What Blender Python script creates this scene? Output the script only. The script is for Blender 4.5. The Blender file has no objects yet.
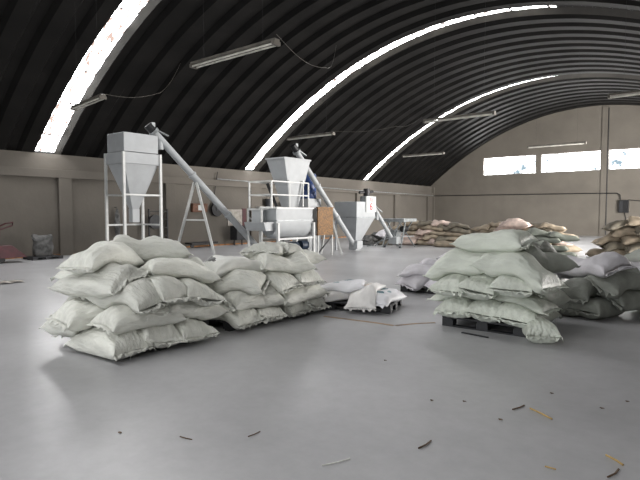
import bpy, bmesh, math, random
import numpy as np
from mathutils import Vector, Matrix, noise
S = bpy.context.scene
COL = S.collection
R = math.radians
# ------------------------------------------------------------------ camera
cam = bpy.data.cameras.new('camera'); cam.sensor_width = 36; cam.lens = 517/640*36
cam.clip_end = 300
camo = bpy.data.objects.new('camera', cam); COL.objects.link(camo)
camo.location = (0, 0, 1.6); camo.rotation_euler = (R(90-3.05), 0, R(38.75))
S.camera = camo
# ------------------------------------------------------------------ light
W = bpy.data.worlds.new('sky'); S.world = W; W.use_nodes = True
W.node_tree.nodes['Background'].inputs[0].default_value = (0.86, 0.93, 1.0, 1)
W.node_tree.nodes['Background'].inputs[1].default_value = 1.2
S.view_settings.view_transform = 'Standard'; S.view_settings.look = 'None'
S.view_settings.exposure = 1.42; S.view_settings.gamma = 1.0
S.view_settings.use_curve_mapping = False
SKYLIGHT = 13.0; WINDOW = 7.0
def area(name, loc, rot, sx, sy, power, col=(1, .98, .95)):
    l = bpy.data.lights.new(name, 'AREA'); l.shape = 'RECTANGLE'; l.size = sx; l.size_y = sy
    l.energy = power; l.color = col
    o = bpy.data.objects.new(name, l); COL.objects.link(o); o.location = loc; o.rotation_euler = rot
    return o
# area lamps added in unseen doorways, front and right, to brighten the hall
area('front_fill_lamp', (-4.0, -13.8, 2.3), (R(90), 0, 0), 9, 4.4, 150)
area('side_fill_lamp', (4.0, 25.0, 2.0), (R(90), 0, R(90)), 12, 3.6, 2700, (1, .96, .92))
# ------------------------------------------------------------------ materials
def rgb(h):
    c = [int(h[i:i+2], 16)/255 for i in (0, 2, 4)]
    return tuple(((x/12.92) if x <= .04045 else ((x+.055)/1.055)**2.4) for x in c) + (1,)
def mat(name, col, rough=.6, metal=0, var=.08, scale=6, bump=0, bscale=40, rand=0, stretch=None, col2=None, spec=.5):
    m = bpy.data.materials.new(name); m.use_nodes = True
    nt = m.node_tree; b = nt.nodes['Principled BSDF']; N = nt.nodes.new; L = nt.links.new
    c = rgb(col) if isinstance(col, str) else col
    b.inputs['Roughness'].default_value = rough; b.inputs['Metallic'].default_value = metal
    b.inputs['Specular IOR Level'].default_value = spec
    tc = N('ShaderNodeTexCoord'); mp = N('ShaderNodeMapping'); L(tc.outputs['Object'], mp.inputs[0])
    if stretch: mp.inputs['Scale'].default_value = stretch
    nz = N('ShaderNodeTexNoise'); nz.inputs['Scale'].default_value = scale; nz.inputs['Detail'].default_value = 5
    L(mp.outputs[0], nz.inputs['Vector'])
    mix = N('ShaderNodeMix'); mix.data_type = 'RGBA'
    c2 = rgb(col2) if col2 else tuple(min(1, x*(1+3*var)) for x in c[:3])+(1,)
    c1 = c if col2 else tuple(x*(1-3*var) for x in c[:3])+(1,)
    rp = N('ShaderNodeValToRGB'); rp.color_ramp.elements[0].position = .35; rp.color_ramp.elements[1].position = .65
    L(nz.outputs[0], rp.inputs[0]); L(rp.outputs[0], mix.inputs[0])
    mix.inputs[6].default_value = c1; mix.inputs[7].default_value = c2
    out = mix.outputs[2]
    if rand:
        oi = N('ShaderNodeObjectInfo'); mr = N('ShaderNodeMapRange'); mr.inputs[3].default_value = 1-rand; mr.inputs[4].default_value = 1+rand*.5
        L(oi.outputs['Random'], mr.inputs[0])
        hs = N('ShaderNodeHueSaturation'); L(mr.outputs[0], hs.inputs['Value']); L(out, hs.inputs['Color']); out = hs.outputs[0]
    L(out, b.inputs['Base Color'])
    if bump:
        n2 = N('ShaderNodeTexNoise'); n2.inputs['Scale'].default_value = bscale; n2.inputs['Detail'].default_value = 6
        L(mp.outputs[0], n2.inputs['Vector'])
        bp = N('ShaderNodeBump'); bp.inputs['Strength'].default_value = bump; bp.inputs['Distance'].default_value = .04
        L(n2.outputs[0], bp.inputs['Height']); L(bp.outputs[0], b.inputs['Normal'])
    return m
def emis(name, col, strength, col2=None, scale=2., lo=.45, hi=.6, stretch=(1, 1, 1)):
    m = bpy.data.materials.new(name); m.use_nodes = True
    nt = m.node_tree; nt.nodes.clear(); N = nt.nodes.new; L = nt.links.new
    e = N('ShaderNodeEmission'); o = N('ShaderNodeOutputMaterial'); L(e.outputs[0], o.inputs[0])
    e.inputs[1].default_value = strength
    tc = N('ShaderNodeTexCoord'); mp = N('ShaderNodeMapping'); mp.inputs['Scale'].default_value = stretch
    L(tc.outputs['Object'], mp.inputs[0])
    nz = N('ShaderNodeTexNoise'); nz.inputs['Scale'].default_value = scale; nz.inputs['Detail'].default_value = 7
    nz.inputs['Roughness'].default_value = .65
    L(mp.outputs[0], nz.inputs['Vector'])
    rp = N('ShaderNodeValToRGB'); rp.color_ramp.elements[0].position = lo; rp.color_ramp.elements[1].position = hi
    rp.color_ramp.elements[0].color = rgb(col); rp.color_ramp.elements[1].color = rgb(col2 or col)
    L(nz.outputs[0], rp.inputs[0]); L(rp.outputs[0], e.inputs[0])
    return m
M = dict(
 wall=mat('plastered_wall', '6d6860', .85, var=.03, scale=.7, bump=.15, bscale=8),
 wall2=mat('grey_plastered_wall', '625d56', .85, var=.03, scale=.7, bump=.15, bscale=8),
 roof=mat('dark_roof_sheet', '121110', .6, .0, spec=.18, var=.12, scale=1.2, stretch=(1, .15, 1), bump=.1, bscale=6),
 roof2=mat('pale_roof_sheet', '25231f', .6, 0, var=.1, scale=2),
 skyl=emis('skylight_sheet', '2c2522', SKYLIGHT, 'ffffff', 2.6, .44, .57, (1, 3, 1)),
 win=emis('window_daylight', '282f33', WINDOW, 'ffffff', .9, .4, .6),
 frame=mat('window_frame', '9a948c', .6),
 paint=mat('light_grey_paint', '9fa2a4', .5, .0, var=.02, scale=3),
 paint2=mat('white_paint', 'bfc0be', .45, .0, var=.03, scale=5),
 steel=mat('galvanised_steel', '8d9192', .45, .3, var=.08, scale=8),
 black=mat('black_plastic', '26272a', .55, var=.1),
 dark=mat('dark_metal', '1d1d1f', .5, .2, var=.1),
 blue=mat('blue_plastic', '1e3768', .45), navy=mat('navy_motor_paint', '1c2a3c', .5),
 brown=mat('perforated_ochre_panel', '6c4a1c', .6, .1, var=.25, scale=30),
 wood=mat('brown_board', '5e4030', .7, var=.15), red=mat('dark_red_paint', '3f1319', .5, .1),
 redbright=mat('red_marking', 'b02a35', .6), orange=mat('orange_floor_paint', '9a6a3c', .7, var=.2, scale=5),
 tube=mat('fluorescent_tube_glass', 'c9c7be', .35), housing=mat('lamp_housing', '5c5851', .5, .2),
 lineorange=mat('worn_line_paint', '957f66', .6, var=.15, scale=5),
 straw=mat('dry_straw', 'a98e5a', .7), leaf=mat('dead_leaf', '5a4632', .8), thread=mat('white_thread', 'dcdcd6', .7),
 sackA=mat('white_woven_sack', 'dbdcd4', .55, var=.03, scale=4, bump=.8, bscale=9, rand=.16, stretch=(.8, 3.5, 2)),
 sackB=mat('greenish_white_woven_sack', 'd6dbd0', .5, var=.03, scale=4, bump=.6, bscale=9, rand=.1, stretch=(.8, 3.5, 2)),
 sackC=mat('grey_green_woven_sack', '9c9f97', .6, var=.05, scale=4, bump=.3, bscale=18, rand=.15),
 sackL=mat('lilac_white_woven_sack', 'dddadf', .5, var=.03, scale=4, bump=.3, bscale=18, rand=.05),
 sackG=mat('sage_green_woven_sack', '80857b', .6, var=.08, scale=3, bump=.3, bscale=10, rand=.15),
 sackT=mat('tan_woven_sack', '9a8d7a', .7, var=.1, scale=3, bump=.3, bscale=10, rand=.3),
 sackP=mat('pinkish_woven_sack', 'bdaaa0', .7, var=.1, scale=3, bump=.3, bscale=10, rand=.2),
 sackO=mat('olive_brown_woven_sack', '756e60', .7, var=.12, scale=3, bump=.3, bscale=10, rand=.3),
 sackK=mat('dark_grey_bag', '5b5b5a', .7, var=.2, scale=5, bump=.3, bscale=10, rand=.3),
)
# printed white sack: a few teal and tan print blots woven on the upper face
def printed(name, base, blots):
    m = mat(name, base, .5, var=.03, scale=4, bump=.3, bscale=18, stretch=(.6, 1.5, 1))
    nt = m.node_tree; b = nt.nodes['Principled BSDF']; N = nt.nodes.new; L = nt.links.new
    cur = b.inputs['Base Color'].links[0].from_socket
    tc = N('ShaderNodeTexCoord'); nz = N('ShaderNodeTexNoise'); nz.inputs['Scale'].default_value = 30; L(tc.outputs['Object'], nz.inputs['Vector'])
    for (x, y, rx, ry, c) in blots:
        sp = N('ShaderNodeSeparateXYZ'); L(tc.outputs['Object'], sp.inputs[0])
        def mth(op, a, bb):
            n = N('ShaderNodeMath'); n.operation = op
            for i, v in enumerate((a, bb)):
                if isinstance(v, (int, float)): n.inputs[i].default_value = v
                else: L(v, n.inputs[i])
            return n.outputs[0]
        dx = mth('POWER', mth('ABSOLUTE', mth('DIVIDE', mth('SUBTRACT', sp.outputs[0], x), rx), 0), 2.5)
        dy = mth('POWER', mth('ABSOLUTE', mth('DIVIDE', mth('SUBTRACT', sp.outputs[1], y), ry), 0), 2.5)
        d = mth('ADD', mth('ADD', dx, dy), mth('MULTIPLY', mth('SUBTRACT', nz.outputs[0], .5), 2.2))
        k = mth('LESS_THAN', d, 1.0)
        mx = N('ShaderNodeMix'); mx.data_type = 'RGBA'; L(k, mx.inputs[0]); L(cur, mx.inputs[6]); mx.inputs[7].default_value = rgb(c); cur = mx.outputs[2]
    L(cur, b.inputs['Base Color'])
    return m
M['sackE'] = printed('white_sack_with_teal_print', 'e6e6ea', [(-.2, .02, .07, .1, '4f7884'), (.16, .06, .08, .06, '43707c'), (-.02, -.1, .05, .03, '8fa8ae')])
M['sackF'] = printed('white_sack_with_dark_print', 'e2e3dd', [(-.38, .0, .05, .11, '4a4a48')])
M['sackX'] = printed('white_sack_with_tan_print', 'e6e4e2', [(0, .04, .12, .07, 'cdbfb2')])
M['sackM'] = printed('pale_sack_with_grey_print', 'dfdce2', [(-.1, .05, .2, .04, '8a8a90'), (-.1, -.08, .17, .03, '8a8a90')])
def floor_mat():
    m = mat('painted_concrete_floor', 'aaaaac', .34, var=.04, scale=.5, spec=.45)
    nt = m.node_tree; b = nt.nodes['Principled BSDF']; N = nt.nodes.new; L = nt.links.new
    tc = N('ShaderNodeTexCoord'); n1 = N('ShaderNodeTexNoise'); n1.inputs['Scale'].default_value = 1.1; n1.inputs['Detail'].default_value = 8; n1.inputs['Roughness'].default_value = .6
    L(tc.outputs['Object'], n1.inputs['Vector'])
    mr = N('ShaderNodeMapRange'); mr.inputs[1].default_value = .2; mr.inputs[2].default_value = .7; mr.inputs[3].default_value = .29; mr.inputs[4].default_value = .37
    L(n1.outputs[0], mr.inputs[0]); L(mr.outputs[0], b.inputs['Roughness'])
    cur = b.inputs['Base Color'].links[0].from_socket
    n2 = N('ShaderNodeTexNoise'); n2.inputs['Scale'].default_value = 7; n2.inputs['Detail'].default_value = 9; n2.inputs['Roughness'].default_value = .7
    L(tc.outputs['Object'], n2.inputs['Vector'])
    rp = N('ShaderNodeValToRGB'); rp.color_ramp.elements[0].position = .3; rp.color_ramp.elements[0].color = (.93, .93, .93, 1); rp.color_ramp.elements[1].position = .7; rp.color_ramp.elements[1].color = (1.06, 1.06, 1.06, 1)
    L(n2.outputs[0], rp.inputs[0])
    mx = N('ShaderNodeMix'); mx.data_type = 'RGBA'; mx.blend_type = 'MULTIPLY'; mx.inputs[0].default_value = 1
    L(cur, mx.inputs[6]); L(rp.outputs[0], mx.inputs[7]); L(mx.outputs[2], b.inputs['Base Color'])
    bp = N('ShaderNodeBump'); bp.inputs['Strength'].default_value = .05; bp.inputs['Distance'].default_value = .01
    n3 = N('ShaderNodeTexNoise'); n3.inputs['Scale'].default_value = 2.5; n3.inputs['Detail'].default_value = 4; L(tc.outputs['Object'], n3.inputs['Vector'])
    L(n3.outputs[0], bp.inputs['Height']); L(bp.outputs[0], b.inputs['Normal'])
    return m
M['floor'] = floor_mat()
# ------------------------------------------------------------------ mesh helpers
class MB:
    def __init__(s): s.v = []; s.f = []
    def add(s, vs, fs):
        n = len(s.v); s.v += [tuple(v) for v in vs]; s.f += [tuple(i+n for i in f) for f in fs]; return s
    def box(s, a, b):
        x0, y0, z0 = a; x1, y1, z1 = b
        return s.add([(x, y, z) for z in (z0, z1) for y in (y0, y1) for x in (x0, x1)],
            [(0, 2, 3, 1), (4, 5, 7, 6), (0, 1, 5, 4), (2, 6, 7, 3), (0, 4, 6, 2), (1, 3, 7, 5)])
    def frustum(s, r0, r1):   # r = (x0,y0,x1,y1,z)
        vs = [(r[i], r[j], r[4]) for r in (r0, r1) for i, j in ((0, 1), (2, 1), (2, 3), (0, 3))]
        return s.add(vs, [(3, 2, 1, 0), (4, 5, 6, 7)]+[(i, (i+1) % 4, 4+(i+1) % 4, 4+i) for i in range(4)])
    def tube(s, pts, r, n=10, r1=None):
        pts = [Vector(p) for p in pts]; rings = []
        d0 = (pts[1]-pts[0]).normalized(); a = d0.orthogonal().normalized()
        for i, p in enumerate(pts):
            d = (pts[min(i+1, len(pts)-1)]-pts[max(i-1, 0)]).normalized()
            a = (a-d*a.dot(d)).normalized(); b = d.cross(a)
            rr = r if r1 is None else r+(r1-r)*i/(len(pts)-1)
            rings.append([p+(a*math.cos(2*math.pi*k/n)+b*math.sin(2*math.pi*k/n))*rr for k in range(n)])
        vs = [v for g in rings for v in g]; fs = []
        for i in range(len(pts)-1):
            for k in range(n): fs.append((i*n+k, i*n+(k+1) % n, (i+1)*n+(k+1) % n, (i+1)*n+k))
        fs += [tuple(range(n))[::-1], tuple((len(pts)-1)*n+k for k in range(n))]
        return s.add(vs, fs)
    def bar(s, a, b, w, h=None):      # rectangular bar between two points
        a = Vector(a); b = Vector(b); h = h or w; d = (b-a).normalized()
        u = d.cross(Vector((0, 0, 1)))
        u = u.normalized() if u.length > .01 else Vector((1, 0, 0))
        t = u.cross(d)
        vs = [p+u*i*w/2+t*j*h/2 for p in (a, b) for i, j in ((-1, -1), (1, -1), (1, 1), (-1, 1))]
        return s.add(vs, [(3, 2, 1, 0), (4, 5, 6, 7)]+[(i, (i+1) % 4, 4+(i+1) % 4, 4+i) for i in range(4)])
    def lathe(s, prof, c, n=20, axis='z'):   # prof: list (r, h)
        vs = []
        for r, h in prof:
            for k in range(n):
                a = 2*math.pi*k/n
                p = (r*math.cos(a), r*math.sin(a), h)
                if axis == 'x': p = (h, p[0], p[1])
                if axis == 'y': p = (p[0], h, p[1])
                vs.append((c[0]+p[0], c[1]+p[1], c[2]+p[2]))
        fs = [(i*n+k, i*n+(k+1) % n, (i+1)*n+(k+1) % n, (i+1)*n+k) for i in range(len(prof)-1) for k in range(n)]
        fs += [tuple(range(n))[::-1], tuple((len(prof)-1)*n+k for k in range(n))]
        return s.add(vs, fs)
    def build(s, name, m, parent=None, bevel=0, smooth=False, origin=None):
        me = bpy.data.meshes.new(name)
        off = Vector(parent.location) if parent is not None else Vector(origin or (0, 0, 0))
        if parent is not None and parent.parent is not None: off = Vector(parent['_abs'])
        if parent is not None and '_abs' in parent: off = Vector(parent['_abs'])
        me.from_pydata([tuple(Vector(v)-off) for v in s.v], [], s.f); me.update()
        bm = bmesh.new(); bm.from_mesh(me); bmesh.ops.recalc_face_normals(bm, faces=bm.faces); bm.to_mesh(me); bm.free()
        if smooth:
            for p in me.polygons: p.use_smooth = True
        me.materials.append(M[m] if isinstance(m, str) else m)
        o = bpy.data.objects.new(name, me); COL.objects.link(o)
        if parent is not None: o.parent = parent
        elif origin: o.location = origin
        ABS[o] = off
        if bevel:
            md = o.modifiers.new('bevel', 'BEVEL'); md.width = bevel; md.segments = 2; md.limit_method = 'ANGLE'
        if smooth:
            md = o.modifiers.new('es', 'EDGE_SPLIT'); md.split_angle = R(40)
        return o
ABS = {}
def sub(mb, name, m, parent, **k):      # sub-part under a part (part sits at its thing's origin)
    off = ABS[parent]
    me_v = [tuple(Vector(v)-off) for v in mb.v]
    t = MB(); t.v = me_v; t.f = mb.f
    o = t.build(name, m, None, **k); o.parent = parent; ABS[o] = off
    return o
def thing(name, label, cat, loc=(0, 0, 0), group=None):
    o = bpy.data.objects.new(name, None); COL.objects.link(o); o.location = loc; o.empty_display_size = .2
    return tag(o, label, cat, group)
def tag(o, label, cat, group=None, kind=None):
    o['label'] = label; o['category'] = cat
    if group: o['group'] = group
    if kind: o['kind'] = kind
    return o
def struct(o, label=None):
    o['kind'] = 'structure'
    if label: o['label'] = label
    return o
# ------------------------------------------------------------------ hall shell
XL, XR, XC, YB, YF = -19.6, 3.8, -7.9, 39.18, -14.0
WT = 3.74; CROWN = 8.7; HW = 11.7
def zr(x): return CROWN-(CROWN-WT)*(abs(x-XC)/HW)**2
def nrm(x):
    e = .01; dz = (zr(x+e)-zr(x-e))/(2*e); n = Vector((-dz, 0, 1)); return n.normalized()
struct(MB().box((XL-.3, YF-.3, -.2), (XR+.3, YB+.3, 0)).build('floor', 'floor'))
# corrugated vault, one pitch = .955 m
P = .955
prof = []          # (y, depth, material)
NX = 90
xs = [XC+(HW+.12)*t for t in np.linspace(-1, 1, NX)]
SKY0 = [8.12-2*11*P, 8.12-11*P, 8.12, 8.12+11*.922, 8.12+11*.922+11*.975]
yy = SKY0[0]-2*P; ys = []
while yy < YB-.02:
    pp = .922 if SKY0[2]-.01 < yy < SKY0[3]-.01 else .975 if yy > SKY0[3]-.01 else P
    if any(abs(yy-s) < .02 for s in SKY0):
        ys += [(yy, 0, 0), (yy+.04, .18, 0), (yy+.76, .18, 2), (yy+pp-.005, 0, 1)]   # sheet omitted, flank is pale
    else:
        ys += [(yy, 0, 0), (yy+.12, .15, 0), (yy+.40, .15, 0), (yy+.52, 0, 0)]
    yy += pp
ys.append((YB+.05, 0, 0))
def roofmesh(name, sel, m, xa=None, xb=None, lift=0):
    X = xs if xa is None else list(np.linspace(xa, xb, 40))
    mb = MB()
    for i in range(len(ys)-1):
        y0, d0, k0 = ys[i]; y1, d1, k1 = ys[i+1]
        t = k1 if i+1 < len(ys) else 0
        if not sel(i): continue
        vs = []
        for x in X:
            n = nrm(x); p = Vector((x, 0, zr(x)))
            a = p+n*(d0+lift); b = p+n*(d1+lift)
            vs += [(a.x, y0, a.z), (b.x, y1, b.z)]
        mb.add(vs, [(2*j, 2*j+1, 2*j+3, 2*j+2) for j in range(len(X)-1)])
    return mb
def kind_of(i): return ys[i+1][2]
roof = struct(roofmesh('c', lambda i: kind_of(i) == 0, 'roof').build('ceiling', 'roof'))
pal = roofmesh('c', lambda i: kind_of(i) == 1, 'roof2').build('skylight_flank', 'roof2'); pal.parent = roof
XS1 = -5.0    # skylight sheets reach from the left wall to just beyond the crown
for n, s in enumerate(SKY0):
    XS = 3.4 if n < 2 else XS1      # two unseen strips behind the camera, lengthened for more light on the foreground
    i = [k for k in range(len(ys)-1) if abs(ys[k][0]-(s+.04)) < .01][0]
    w = struct(roofmesh('s', lambda q: q == i, 'skyl', XC-HW-.05, XS).build('window_%d' % (n+4), 'skyl'))
    rest = roofmesh('s', lambda q: q == i, 'roof', XS, XC+HW+.12).build('sheet', 'roof'); rest.parent = roof
    mb = MB()
    for x in np.arange(-19, XS, 1.25):
        nn = nrm(x); p = Vector((x, 0, zr(x)))+nn*.165
        mb.bar((p.x, s+.02, p.z), (p.x+.03, s+.74, p.z), .06, .02)
    mb.build('joint_strip', 'dark').parent = w
# dark strips added outside both side walls, blocking sky light at the open rib ends
struct(MB().box((XL-.45, YF-.2, WT-.35), (XL-.25, YB+.2, WT+.55)).build('trim_30', 'dark'))
struct(MB().box((XR+.25, YF-.2, WT-.35), (XR+.45, YB+.2, WT+.55)).build('trim_31', 'dark'))
# left wall with ring beam and pilasters
struct(MB().box((XL-.25, YF, 0), (XL, YB, WT)).build('wall_left', 'wall2'))
struct(MB().box((XL, YF, 2.87), (XL+.17, YB, 3.17)).build('trim_1', 'wall2', bevel=.01))
for k, yy in enumerate([-10.3, -5.5, -.6, 4.3, 9.12, 13.72, 18.95, 23.7, 28.5, 33.4, 38.6]):
    struct(MB().box((XL, yy-(.24 if yy < 15 else .38), 0), (XL+.16, yy+(.24 if yy < 15 else .38), 2.87)).build('trim_%d' % (k+2), 'wall2', bevel=.008))
struct(MB().box((XL, 4, 0), (XL+.12, YB, .05)).build('baseboard_left', 'orange'))
# right wall, unseen, with an opening added to let in light
mb = MB()
mb.box((XR, YF, 0), (XR+.25, 19, WT)); mb.box((XR, 31, 0), (XR+.25, YB, WT)); mb.box((XR, 19, 3.6), (XR+.25, 31, WT))
mb.build('wall_right', 'wall')['kind'] = 'structure'
def archwall(y0, y1, holes, name):
    bx = sorted(set([XL-.25, XR+.25]+[h[0] for h in holes]+[h[1] for h in holes]+list(np.arange(XL, XR, .65))))
    mb = MB()
    for a, b in zip(bx[:-1], bx[1:]):
        if b-a < 1e-4: continue
        c = (a+b)/2; segs = [(0, None)]
        for h in holes:
            if h[0]-1e-6 <= c <= h[1]+1e-6: segs = [(0, h[2]), (h[3], None)]
        for z0, z1 in segs:
            if z1 is not None:
                if z1-z0 > .001: mb.box((a, y0, z0), (b, y1, z1))
            else:
                za = zr(max(min(a, XR), XL))+.32; zb = zr(max(min(b, XR), XL))+.32
                mb.add([(a, y0, z0), (b, y0, z0), (b, y1, z0), (a, y1, z0), (a, y0, za), (b, y0, zb), (b, y1, zb), (a, y1, za)],
                       [(3, 2, 1, 0), (4, 5, 6, 7), (0, 1, 5, 4), (1, 2, 6, 5), (2, 3, 7, 6), (3, 0, 4, 7)])
    return struct(mb.build(name, 'wall'))
WINS = [(-15.3, -11.4), (-11.05, -7.2), (-6.75, -2.9), (-2.55, 1.3)]
archwall(YB, YB+.25, [(a, b, 4.45, 5.78) for a, b in WINS], 'wall_back')
archwall(YF-.25, YF, [(-8.5, .5, 0, 4.6)], 'wall_front')
for k, (a, b) in enumerate(WINS):
    w = MB().box((a, YB+.12, 4.45), (b, YB+.14, 5.78)).build('window_%d' % (k+10), 'win', origin=((a+b)/2, YB+.12, 4.45)) if 0 else None
    mb = MB().box((a, YB+.12, 4.45), (b, YB+.14, 5.78))
    w = struct(mb.build('window_%d' % (k+10-9 if k < 3 else 9), 'win'))
    fr = MB(); c = (a+b)/2
    fr.box((a, YB+.07, 4.45), (b, YB+.12, 4.49)); fr.box((a, YB+.07, 5.74), (b, YB+.12, 5.78))
    for q in (a, b-.04, c-.02): fr.box((q, YB+.07, 4.49), (q+.04, YB+.12, 5.74))
    fr.build('window_frame', 'frame').parent = w
for k, (xa, xb) in enumerate([(-7.16, -6.82), (-19.6, -19.35), (1.4, 1.74)]):
    struct(MB().box((xa, YB-.07, 0), (xb, YB, zr(xa)-.05)).build('trim_%d' % (20+k), 'wall'))
# conduits and switch box
tag(MB().tube([(XL+.21, 16.3, 3.2), (XL+.21, 30, 3.02), (XL+.21, YB-.12, 2.98)], .022, 6).build('conduit_pipe', 'steel'), 'thin grey conduit running along the beam of the left wall', 'pipe')
tag(MB().tube([(XL+.15, YB-.05, 2.96), (-8, YB-.1, 2.9), (-6.15, YB-.1, 2.87), (-5.98, YB-.1, 2.75), (-5.95, YB-.1, 2.45)], .03, 8).build('conduit_pipe', 'dark'), 'dark conduit crossing the back wall and bending down into the black switch box', 'pipe')
tag(MB().tube([(-6.78, YB-.05, zr(-6.8)-.1), (-6.78, YB-.05, 0.1)], .03, 8).build('conduit_pipe', 'dark'), 'vertical dark conduit beside the back wall pilaster', 'pipe')
bx = thing('switch_box', 'black electrical switch box on the back wall at the end of the conduit', 'electrical box', (-5.75, YB-.11, 1.56))
MB().box((-6.03, YB-.22, 1.58), (-5.47, YB, 2.42)).build('housing', 'dark', bx, bevel=.01)
MB().box((-5.98, YB-.24, 1.64), (-5.78, YB-.22, 2.36)).build('cover_panel', 'black', bx)
tag(MB().tube([(-5.5, YB-.05, 2.42), (-4.6, YB-.06, 2.32), (-2.5, YB-.06, 2.3)], .025, 6).build('cable', 'dark'), 'dark cable leaving the switch box to the right along the back wall', 'cable')
tag(MB().tube([(-5.7, YB-.05, 1.58), (-5.6, YB-.06, 1.1), (-5.35, YB-.06, .7), (-5.2, YB-.06, .3)], .02, 6).build('cable', 'dark'), 'dark cable hanging below the switch box down the back wall', 'cable')
# ------------------------------------------------------------------ lamps
def lamp(x, y, z, label, rz=0, tilt=0, L=2.44):
    o = thing('fluorescent_lamp', label, 'ceiling lamp', (x, y, z), 'hanging twin tube lamps')
    mt = Matrix.Translation((x, y, z)) @ Matrix.Rotation(rz, 4, 'Z') @ Matrix.Rotation(tilt, 4, 'Y') @ Matrix.Translation((-x, -y, -z))
    def T(mb): mb.v = [tuple(mt @ Vector(v)) for v in mb.v]; return mb
    T(MB().box((x-L/2, y-.07, z), (x+L/2, y+.07, z+.05))).build('housing', 'housing', o, bevel=.008)
    for s in (-1, 1):
        T(MB().tube([(x-L/2+.06, y+s*.055, z-.045), (x+L/2-.06, y+s*.055, z-.045)], .019, 8)).build('tube', 'tube', o, smooth=True)
        T(MB().box((x+s*(L/2-.03)-.03, y-.09, z-.07), (x+s*(L/2-.03)+.03, y+.09, z+.0))).build('end_cap', 'housing', o)
        a = mt @ Vector((x+s*L*.35, y, z+.07))
        MB().tube([a, (a.x, a.y, zr(a.x)+.02)], .0025, 5).build('suspension_wire', 'dark', o)
    return o
lamp(-7.8, 6.96, 4.7, 'twin tube lamp hanging nearest to the camera, highest in the dark vault')
lamp(-13.43, 6.93, 4.5, 'small looking twin tube lamp hanging in front of the leftmost skylight strip', R(-6.8), 0, 2.08)
lamp(-13.58, 16.27, 4.7, 'twin tube lamp hanging above the grey mixer hopper')
lamp(-7.14, 16.07, 4.7, 'twin tube lamp hanging across the farthest skylight strip')
lamp(-13.16, 25.2, 4.7, 'twin tube lamp hanging below the farthest skylight strip, nearest the far left corner')
lamp(-6.3, 24.55, 4.6, 'twin tube lamp hanging just above the back wall windows')
lamp(-1.55, 15.8, 4.72, 'twin tube lamp cut by the right edge of the frame')
def cable(pts, label, m='dark', r=.004):
    P4 = []
    for i in range(len(pts)-1):
        a, b = Vector(pts[i]), Vector(pts[i+1])
        for t in np.linspace(0, 1, 8, endpoint=False):
            p = a.lerp(b, t); p.z -= .25*math.sin(math.pi*t)*(a-b).length/6; P4.append(p)
    P4.append(Vector(pts[-1]))
    tag(MB().tube(P4, r, 5).build('cable', m), label, 'cable')
cable([(-12.42, 6.82, 4.56), (-13.6, 9.3, 5.2), (-15.2, 11.2, zr(-15.2))], 'thin slack cable leading from the lamp before the leftmost skylight up to the roof', 'housing')
cable([(-6.5, 6.85, 4.78), (-8.3, 10.6, 5.3), (-12.2, 16.2, zr(-12.2))], 'thin slack cable leading right from the nearest hanging lamp', 'housing')
cable([(-12.3, 16.05, 4.75), (-10.6, 18, 5.0), (-8.3, 15.8, 4.8)], 'thin cable strung between the lamps above the middle of the hall', 'housing')
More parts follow.
